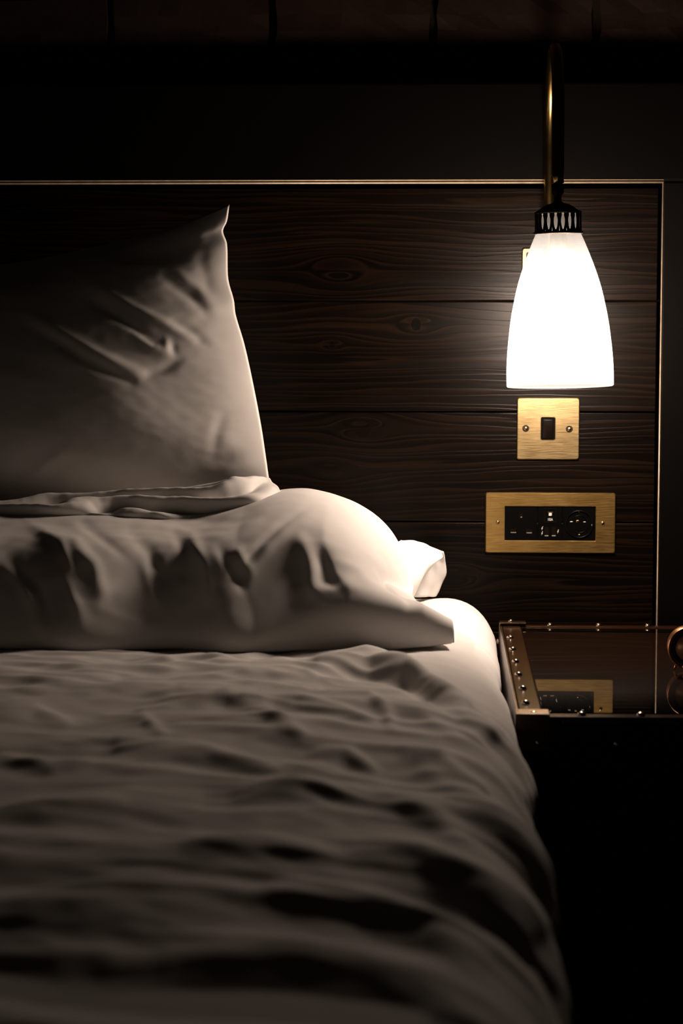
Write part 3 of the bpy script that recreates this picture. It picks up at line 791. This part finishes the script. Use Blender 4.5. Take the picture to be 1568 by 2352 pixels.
# open end of its case: two leaves of cloth joined at a fold, behind the pillow end
def leaf(name, A, Bl, bulge, nu=28, nv=24, seed=0, t=.0016):
    """ruled cloth between polylines A and Bl (world points) with a belly"""
    A = np.array([tuple(p) for p in A]); Bl = np.array([tuple(p) for p in Bl])
    def rs(p, n):
        d = np.concatenate([[0], np.cumsum(np.linalg.norm(np.diff(p, axis=0), axis=1))]); d /= d[-1]
        return np.stack([np.interp(np.linspace(0, 1, n), d, p[:, k]) for k in range(3)], -1)
    a, b_ = rs(A, nu), rs(Bl, nu); v = np.linspace(0, 1, nv)[None, :, None]
    P = a[:, None] * (1 - v) + b_[:, None] * v
    P += np.array(bulge) * np.sin(np.pi * v)
    n = grid_normals(P); uu = np.linspace(0, 1, nu)[:, None]; vv = np.linspace(0, 1, nv)[None]
    P = P + n * (.0022 * pnoise(uu * 4 + 0 * vv, vv * 3 + 0 * uu, seed))[..., None]
    o = obj(name, grid_mesh(name, P), M['hem'], lp, True)
    s = o.modifiers.new('cloth', 'SOLIDIFY'); s.thickness = t; s.offset = 0
    return o
fold = [WY(880, 1262, -.225), WY(920, 1241, -.21), WY(950, 1242, -.19), WY(980, 1252, -.165), WY(1004, 1263, -.145), WY(1017, 1266, -.13)]
leaf('case_leaf', fold[:5], [WY(890, 1420, -.30), WY(925, 1402, -.275), WY(945, 1372, -.24), WY(960, 1335, -.215), WY(984, 1293, -.175)], (.012, -.014, 0), seed=61)
leaf('case_leaf', [fold[1], fold[3], fold[5]], [WY(935, 1372, -.16), WY(975, 1371, -.13), WY(1000, 1369, -.10)], (.008, .012, 0), seed=62)

# upper pillow, standing on the lower one against the headboard
def up_y(py): return -.312 + .130 * (1180 - py) / 700.0
def upper_pillow():
    def p(px, py, dy=0): return WY(px, py, min(up_y(py) + .125 * max(0.0, 634 - px) / 640.0, -.07))
    right = [p(634, 1165), p(618, 1100), p(612, 1060), p(600, 980), p(581, 880), p(561, 790), p(541, 722), p(537, 690), p(524, 640), p(521, 560), p(512, 530), p(521, 508), p(527, 469)]
    top_ = [p(-760, 480), p(-620, 560), p(-350, 622), p(-120, 618), p(60, 600), p(250, 560), p(400, 520), p(480, 490), p(527, 469)]
    bottom = [p(-720, 1180), p(-400, 1178), p(-100, 1178), p(200, 1178), p(450, 1178), p(634, 1165)]
    left = [p(-720, 1180), p(-700, 900), p(-700, 700), p(-760, 480)]
    nu, nv = 260, 190
    B = coons(bottom, right, top_, left, nu, nv)
    u = np.linspace(-1, 1, nu)[:, None]; v = np.linspace(-1, 1, nv)[None, :]
    fu = np.clip(1 - np.abs(u) ** 2.0, 0, 1) ** .90
    vw = np.where(v < -.3, -1 + (v + 1) / .7, (v + .3) / 1.3)               # fullest below the middle
    fv = np.clip(1 - np.abs(vw) ** 2.1, 0, 1) ** .72
    f = fu * fv
    Pf = B.copy(); Pb = B.copy()
    fwd = np.array([0.0, -1.0, 0.05])
    Pf += (.130 * f)[..., None] * fwd
    Pb -= (.045 * np.minimum(f, 1))[..., None] * fwd
    n = grid_normals(Pf); n *= -np.sign(n[..., 1:2] + 1e-9)
    Q = proj(Pf); ed = np.minimum(1, f * 5)
    UU, VV = u + 0 * v, v + 0 * u
    d = .0025 * pnoise(UU * 4 + VV * 1.8, VV * 2.2 - UU, 51) + .0012 * ridged((UU + .9 * VV) * 4, (VV - UU) * 1.2, 53) * smooth(-.3, .3, v)
    d += .00025 * pnoise(UU * 22 + VV * 8, VV * 16, 55)
    cr = [([(60, 720), (140, 765), (230, 815), (320, 858)], 14, .007), ([(100, 770), (200, 830), (300, 875)], 12, -.006),
          ([(225, 660), (300, 705), (360, 735), (440, 780)], 13, .006), ([(210, 690), (290, 740), (350, 790)], 12, -.006),
          ([(300, 760), (350, 800), (392, 812)], 11, .006), ([(380, 780), (386, 806)], 9, .0035), ([(395, 790), (400, 815)], 9, -.003),
          ([(380, 640), (440, 680), (475, 720)], 14, -.005), ([(400, 625), (455, 660), (490, 700)], 14, .005), ([(400, 745), (440, 765), (470, 790)], 12, -.004),
          ([(330, 860), (370, 850), (410, 830)], 12, -.004), ([(470, 560), (465, 600), (480, 660)], 16, -.004), ([(455, 520), (470, 560)], 16, .006),
          ([(60, 1110), (100, 1070), (160, 1030)], 16, .005), ([(490, 1040), (498, 990), (512, 950)], 14, -.003),
          ([(430, 1080), (480, 1060), (540, 1045)], 16, -.004), ([(500, 1090), (560, 1070), (600, 1055)], 12, .004),
          ([(512, 528), (500, 520), (480, 522)], 9, -.006), ([(522, 500), (505, 510), (490, 530)], 9, .004)]
    d += creases(Q, cr) * .42
    Pf += n * (d * ed)[..., None]
    return two_sided('pillow', Pf, Pb)
up = empty('pillow', WY(-60, 1190, -.3))
tag(up, 'white pillow standing upright with a pointed top corner, leaning on the plank headboard', 'pillow')
obj('pillow_body', upper_pillow(), M['cotton'], up, True)
def hem():
    """loose gathered cloth along the foot of the upright pillow"""
    nu, nv = 240, 60
    up_l = [(-260, 1172), (0, 1160), (120, 1150), (240, 1143), (360, 1132), (470, 1118), (550, 1102), (600, 1098), (618, 1102)]
    lo_l = [(-260, 1192), (0, 1192), (110, 1184), (200, 1182), (290, 1192), (350, 1204), (420, 1200), (530, 1194), (600, 1190), (628, 1187)]
    ux = np.linspace(0, 1, nu)
    def rs(pl):
        pl = np.array(pl, float); d = np.concatenate([[0], np.cumsum(np.linalg.norm(np.diff(pl, axis=0), axis=1))]); d /= d[-1]
        return np.stack([np.interp(ux, d, pl[:, k]) for k in range(2)], -1)
    a, b_ = rs(up_l), rs(lo_l)
    P = np.empty((nu, nv, 3))
    for i in range(nu):
        for j in range(nv):
            t = j / (nv - 1)
            q = a[i] * (1 - t) + b_[i] * t
            q = q + np.array([1.0, 0]) * 20 * math.sin(math.pi * min(1, t * 1.15)) * smooth(.8, 1.0, ux[i])
            y = -.330 - .038 * math.sin(t * math.pi * .55) - .014 * t + .035 * float(smooth(.90, 1.0, ux[i])) ** 2
            w = WY(q[0], q[1], y); P[i, j] = (w.x, w.y, w.z)
    n = grid_normals(P); n *= -np.sign(n[..., 1:2] + 1e-9)
    U, T = np.meshgrid(ux, np.linspace(0, 1, nv), indexing='ij')
    warp = T + .40 * pnoise(U * 3.5, T * 1.2, 71) + .08 * pnoise(U * 9, T * 2, 72)
    d = .0080 * np.sin(warp * 2 * math.pi * 2.1 + 1.2) * smooth(0, .12, T) * (1 - .75 * smooth(.86, 1.0, T))
    d += .0030 * ridged(U * 4.5, warp * 3.5, 73) + .0005 * pnoise(U * 40, T * 6, 74)
    d = d * (1 - .8 * smooth(.94, 1.0, U))
    P = P + n * d[..., None]
    return grid_mesh('case_hem', P)
o = obj('case_hem', hem(), M['hem'], up, True)
s = o.modifiers.new('cloth', 'SOLIDIFY'); s.thickness = .0025; s.offset = -1

# ------------------------------------------------------------------ trunk used as a bedside table
ZT = 0.621                                        # top of the glass
TX0 = 0.085; TX1 = 0.62; TY1 = -0.100; TY0 = -0.735
tk = empty('bedside_trunk', ((TX0 + TX1) / 2, (TY0 + TY1) / 2, 0.0))
tag(tk, 'brown leather trunk with studded straps and metal corners used as a bedside table', 'trunk')
gz = ZT - .006                                    # top of the leather panel
obj('trunk_body', box(TX0 + .004, TX1 - .004, TY0 + .004, TY1 - .004, 0.03, gz - .012, .006, 2), M['trunk'], tk)
obj('top_panel', box(TX0 + .003, TX1 - .003, TY0 + .003, TY1 - .003, gz - .012, gz, .002, 2), M['trunk'], tk)
SWD = .0245
rails = [(TX0, TX1, TY1 - .012, TY1 + .004, gz, ZT + .0015), (TX0, TX1, TY0 - .004, TY0 + .014, gz - .02, ZT - .001),
         (TX1 - SWD, TX1, TY0, TY1, gz, ZT + .001)]
for r in rails: obj('edge_strip', box(*r, .0015, 2), M['strap'], tk)
obj('strap', box(TX0, TX0 + SWD, TY0 + .012, TY1 - .010, gz - .002, ZT + .0018, .0015, 2), M['strap'], tk)
obj('side_strip', box(TX0 - .003, TX0, TY0 + .01, TY1 - .01, gz - .05, ZT + .0022, .0008, 1), M['trunkmetal'], tk)
obj('front_strip', box(TX0 + .045, TX1, TY0 - .0065, TY0 - .004, ZT - .009, ZT - .0035, .0008, 1), M['stud'], tk)
for (cx, cy, sx_, sy_) in ((TX0, TY1, 1, -1), (TX0, TY0, 1, 1), (TX1, TY1, -1, -1), (TX1, TY0, -1, 1)):
    bm = bmesh.new()
    lo = min(cx - .004 * sx_, cx + .032 * sx_); hi = max(cx - .004 * sx_, cx + .032 * sx_)
    ylo = min(cy - .006 * sy_, cy + (.014 if sy_ < 0 else .022) * sy_); yhi = max(cy - .006 * sy_, cy + (.014 if sy_ < 0 else .022) * sy_)
    zt_ = ZT + (.0065 if sy_ < 0 else .002)
    box(lo, hi, ylo, yhi, zt_ - .002, zt_, .0009, 2, bm)
    box(*(sorted((cx - .004 * sx_, cx - .0022 * sx_))), ylo, yhi, zt_ - .045, zt_ - .001, .0005, 1, bm)
    yy = sorted((cy - .006 * sy_, cy - .0042 * sy_)); box(lo, hi, *yy, zt_ - .04, zt_ - .001, .0005, 1, bm)
    obj('corner_bracket', bm, M['trunkmetal'], tk)
stud_me = None
def stud(x, y, z, r=.0047, rot=None):
    global stud_me
    if stud_me is None:
        bm = lathe([(.0042, -.0002), (.0042, .0005), (.0037, .0019), (.0024, .0030), (.0003, .0035)], 16)
        stud_me = bpy.data.meshes.new('stud'); bm.to_mesh(stud_me); bm.free(); stud_me.materials.append(M['stud'])
        stud_me.polygons.foreach_set('use_smooth', [True] * len(stud_me.polygons))
    o = bpy.data.objects.new('stud', stud_me); link(o, tk); o.location = Vector((x, y, z)) - tk.location
    o.scale = (r / .0042,) * 3
    if rot: o.rotation_euler = rot
for px, py in ((1171, 1464), (1176.5, 1490.5), (1183.5, 1519), (1190, 1549), (1200, 1581), (1206.5, 1614.5)):
    q = WZ(px, py, ZT + .0025); stud(q.x, q.y, ZT + .0018)
for px in (1262, 1374, 1487):
    q = WY(px, 1442, TY1 - .003); stud(q.x, TY1 - .004, ZT + .0015)
q = WY(1172, 1437, TY1); stud(q.x, TY1 - .002, ZT + .0065, .0036)
for px in (1226, 1337, 1473):
    q = WZ(px, 1645, ZT); stud(q.x, TY0 + .005, ZT - .001)
stud(TX0 - .004, TY1 - .006, ZT - .02, .0042, (0, -math.pi / 2, 0))
for x in np.linspace(TX0 + .02, TX1 - .02, 7):
    stud(x, TY0 - .004, ZT - .03, .0042, (math.pi / 2, 0, 0))
# loose glass sheet
bm = box(TX0 + SWD + .001, TX1 - SWD - .001, TY0 + .0145, TY1 - .0125, gz + .0002, ZT, .0006, 1)
me = bpy.data.meshes.new('glass_top'); bm.to_mesh(me); bm.free()
me.materials.append(M['glass']); me.materials.append(M['glass_edge']); me.materials.append(M['clear'])
for p in me.polygons:
    if p.normal.y < -.3 and p.normal.z < .3: p.material_index = 1
    elif p.normal.z < -.3: p.material_index = 2
gt = obj('glass_top', me, None); tag(gt, 'clear glass sheet with green edge laid into the top of the trunk', 'glass')

# ------------------------------------------------------------------ small copper alarm clock at the right edge
ck = WZ(1581, 1541, ZT)
cr_ = 49.5 * (abs(ck.y - CAM.y)) / F
ccz = ZT + 54.5 * (abs(ck.y - CAM.y)) / F
clock = empty('alarm_clock', (ck.x, ck.y, ZT))
tag(clock, 'small round copper alarm clock standing on the glass topped trunk', 'clock')
T_ = Matrix.Translation((ck.x, ck.y, ccz))
def ckp(name, bm, mt): bm.transform(T_); return obj(name, bm, mt, clock, True)
ckp('case', lathe([(0.0005, .024), (cr_ * .7, .024), (cr_ * .95, .018), (cr_ * .97, -.002), (cr_ * .85, -.002), (0.0005, -.002)], 48, axis='Y'), M['copper'])
ckp('bezel', lathe([(cr_ * .90, -.004), (cr_ * .93, -.0065), (cr_ * .97, -.007), (cr_, -.0045), (cr_, .000), (cr_ * .9, .000)], 64, axis='Y', closed=True), M['copper'])
ckp('chapter_ring', lathe([(cr_ * .62, -.0026), (cr_ * .84, -.0026), (cr_ * .84, -.0018), (cr_ * .62, -.0018)], 48, axis='Y', closed=True), M['dial_rim'])
ckp('dial', lathe([(0.0005, -.0028), (cr_ * .63, -.0028), (cr_ * .63, -.0019), (0.0005, -.0019)], 48, axis='Y'), M['dial'])
ckp('hand', box(-.0006, .0006, -.0036, -.0032, -.002, cr_ * .5), M['black'])
ckp('hand', box(-.002, cr_ * .38, -.0040, -.0036, -.0006, .0006), M['black'])
for s_ in (-1, 1):
    f0 = Vector((s_ * cr_ * .55, .004, -cr_ * .78)); f1 = Vector((s_ * cr_ * .66, .004, -(ccz - ZT) + .0008))
    ckp('foot', tube([f0, f1], [.0016, .0011], 12), M['copper'])
ckp('front_knob', lathe([(0.0003, -.0098), (.0020, -.0094), (.0026, -.008), (.0026, -.0055), (0.0003, -.0055)], 16, axis='Y'), M['copper'])
kb = bpy.data.objects['front_knob']; kb.data.transform(Matrix.Translation((-cr_ * .24, 0, -cr_ * .86)))

scn.cycles.sample_clamp_indirect = 6.0
scn.cycles.use_denoising = True
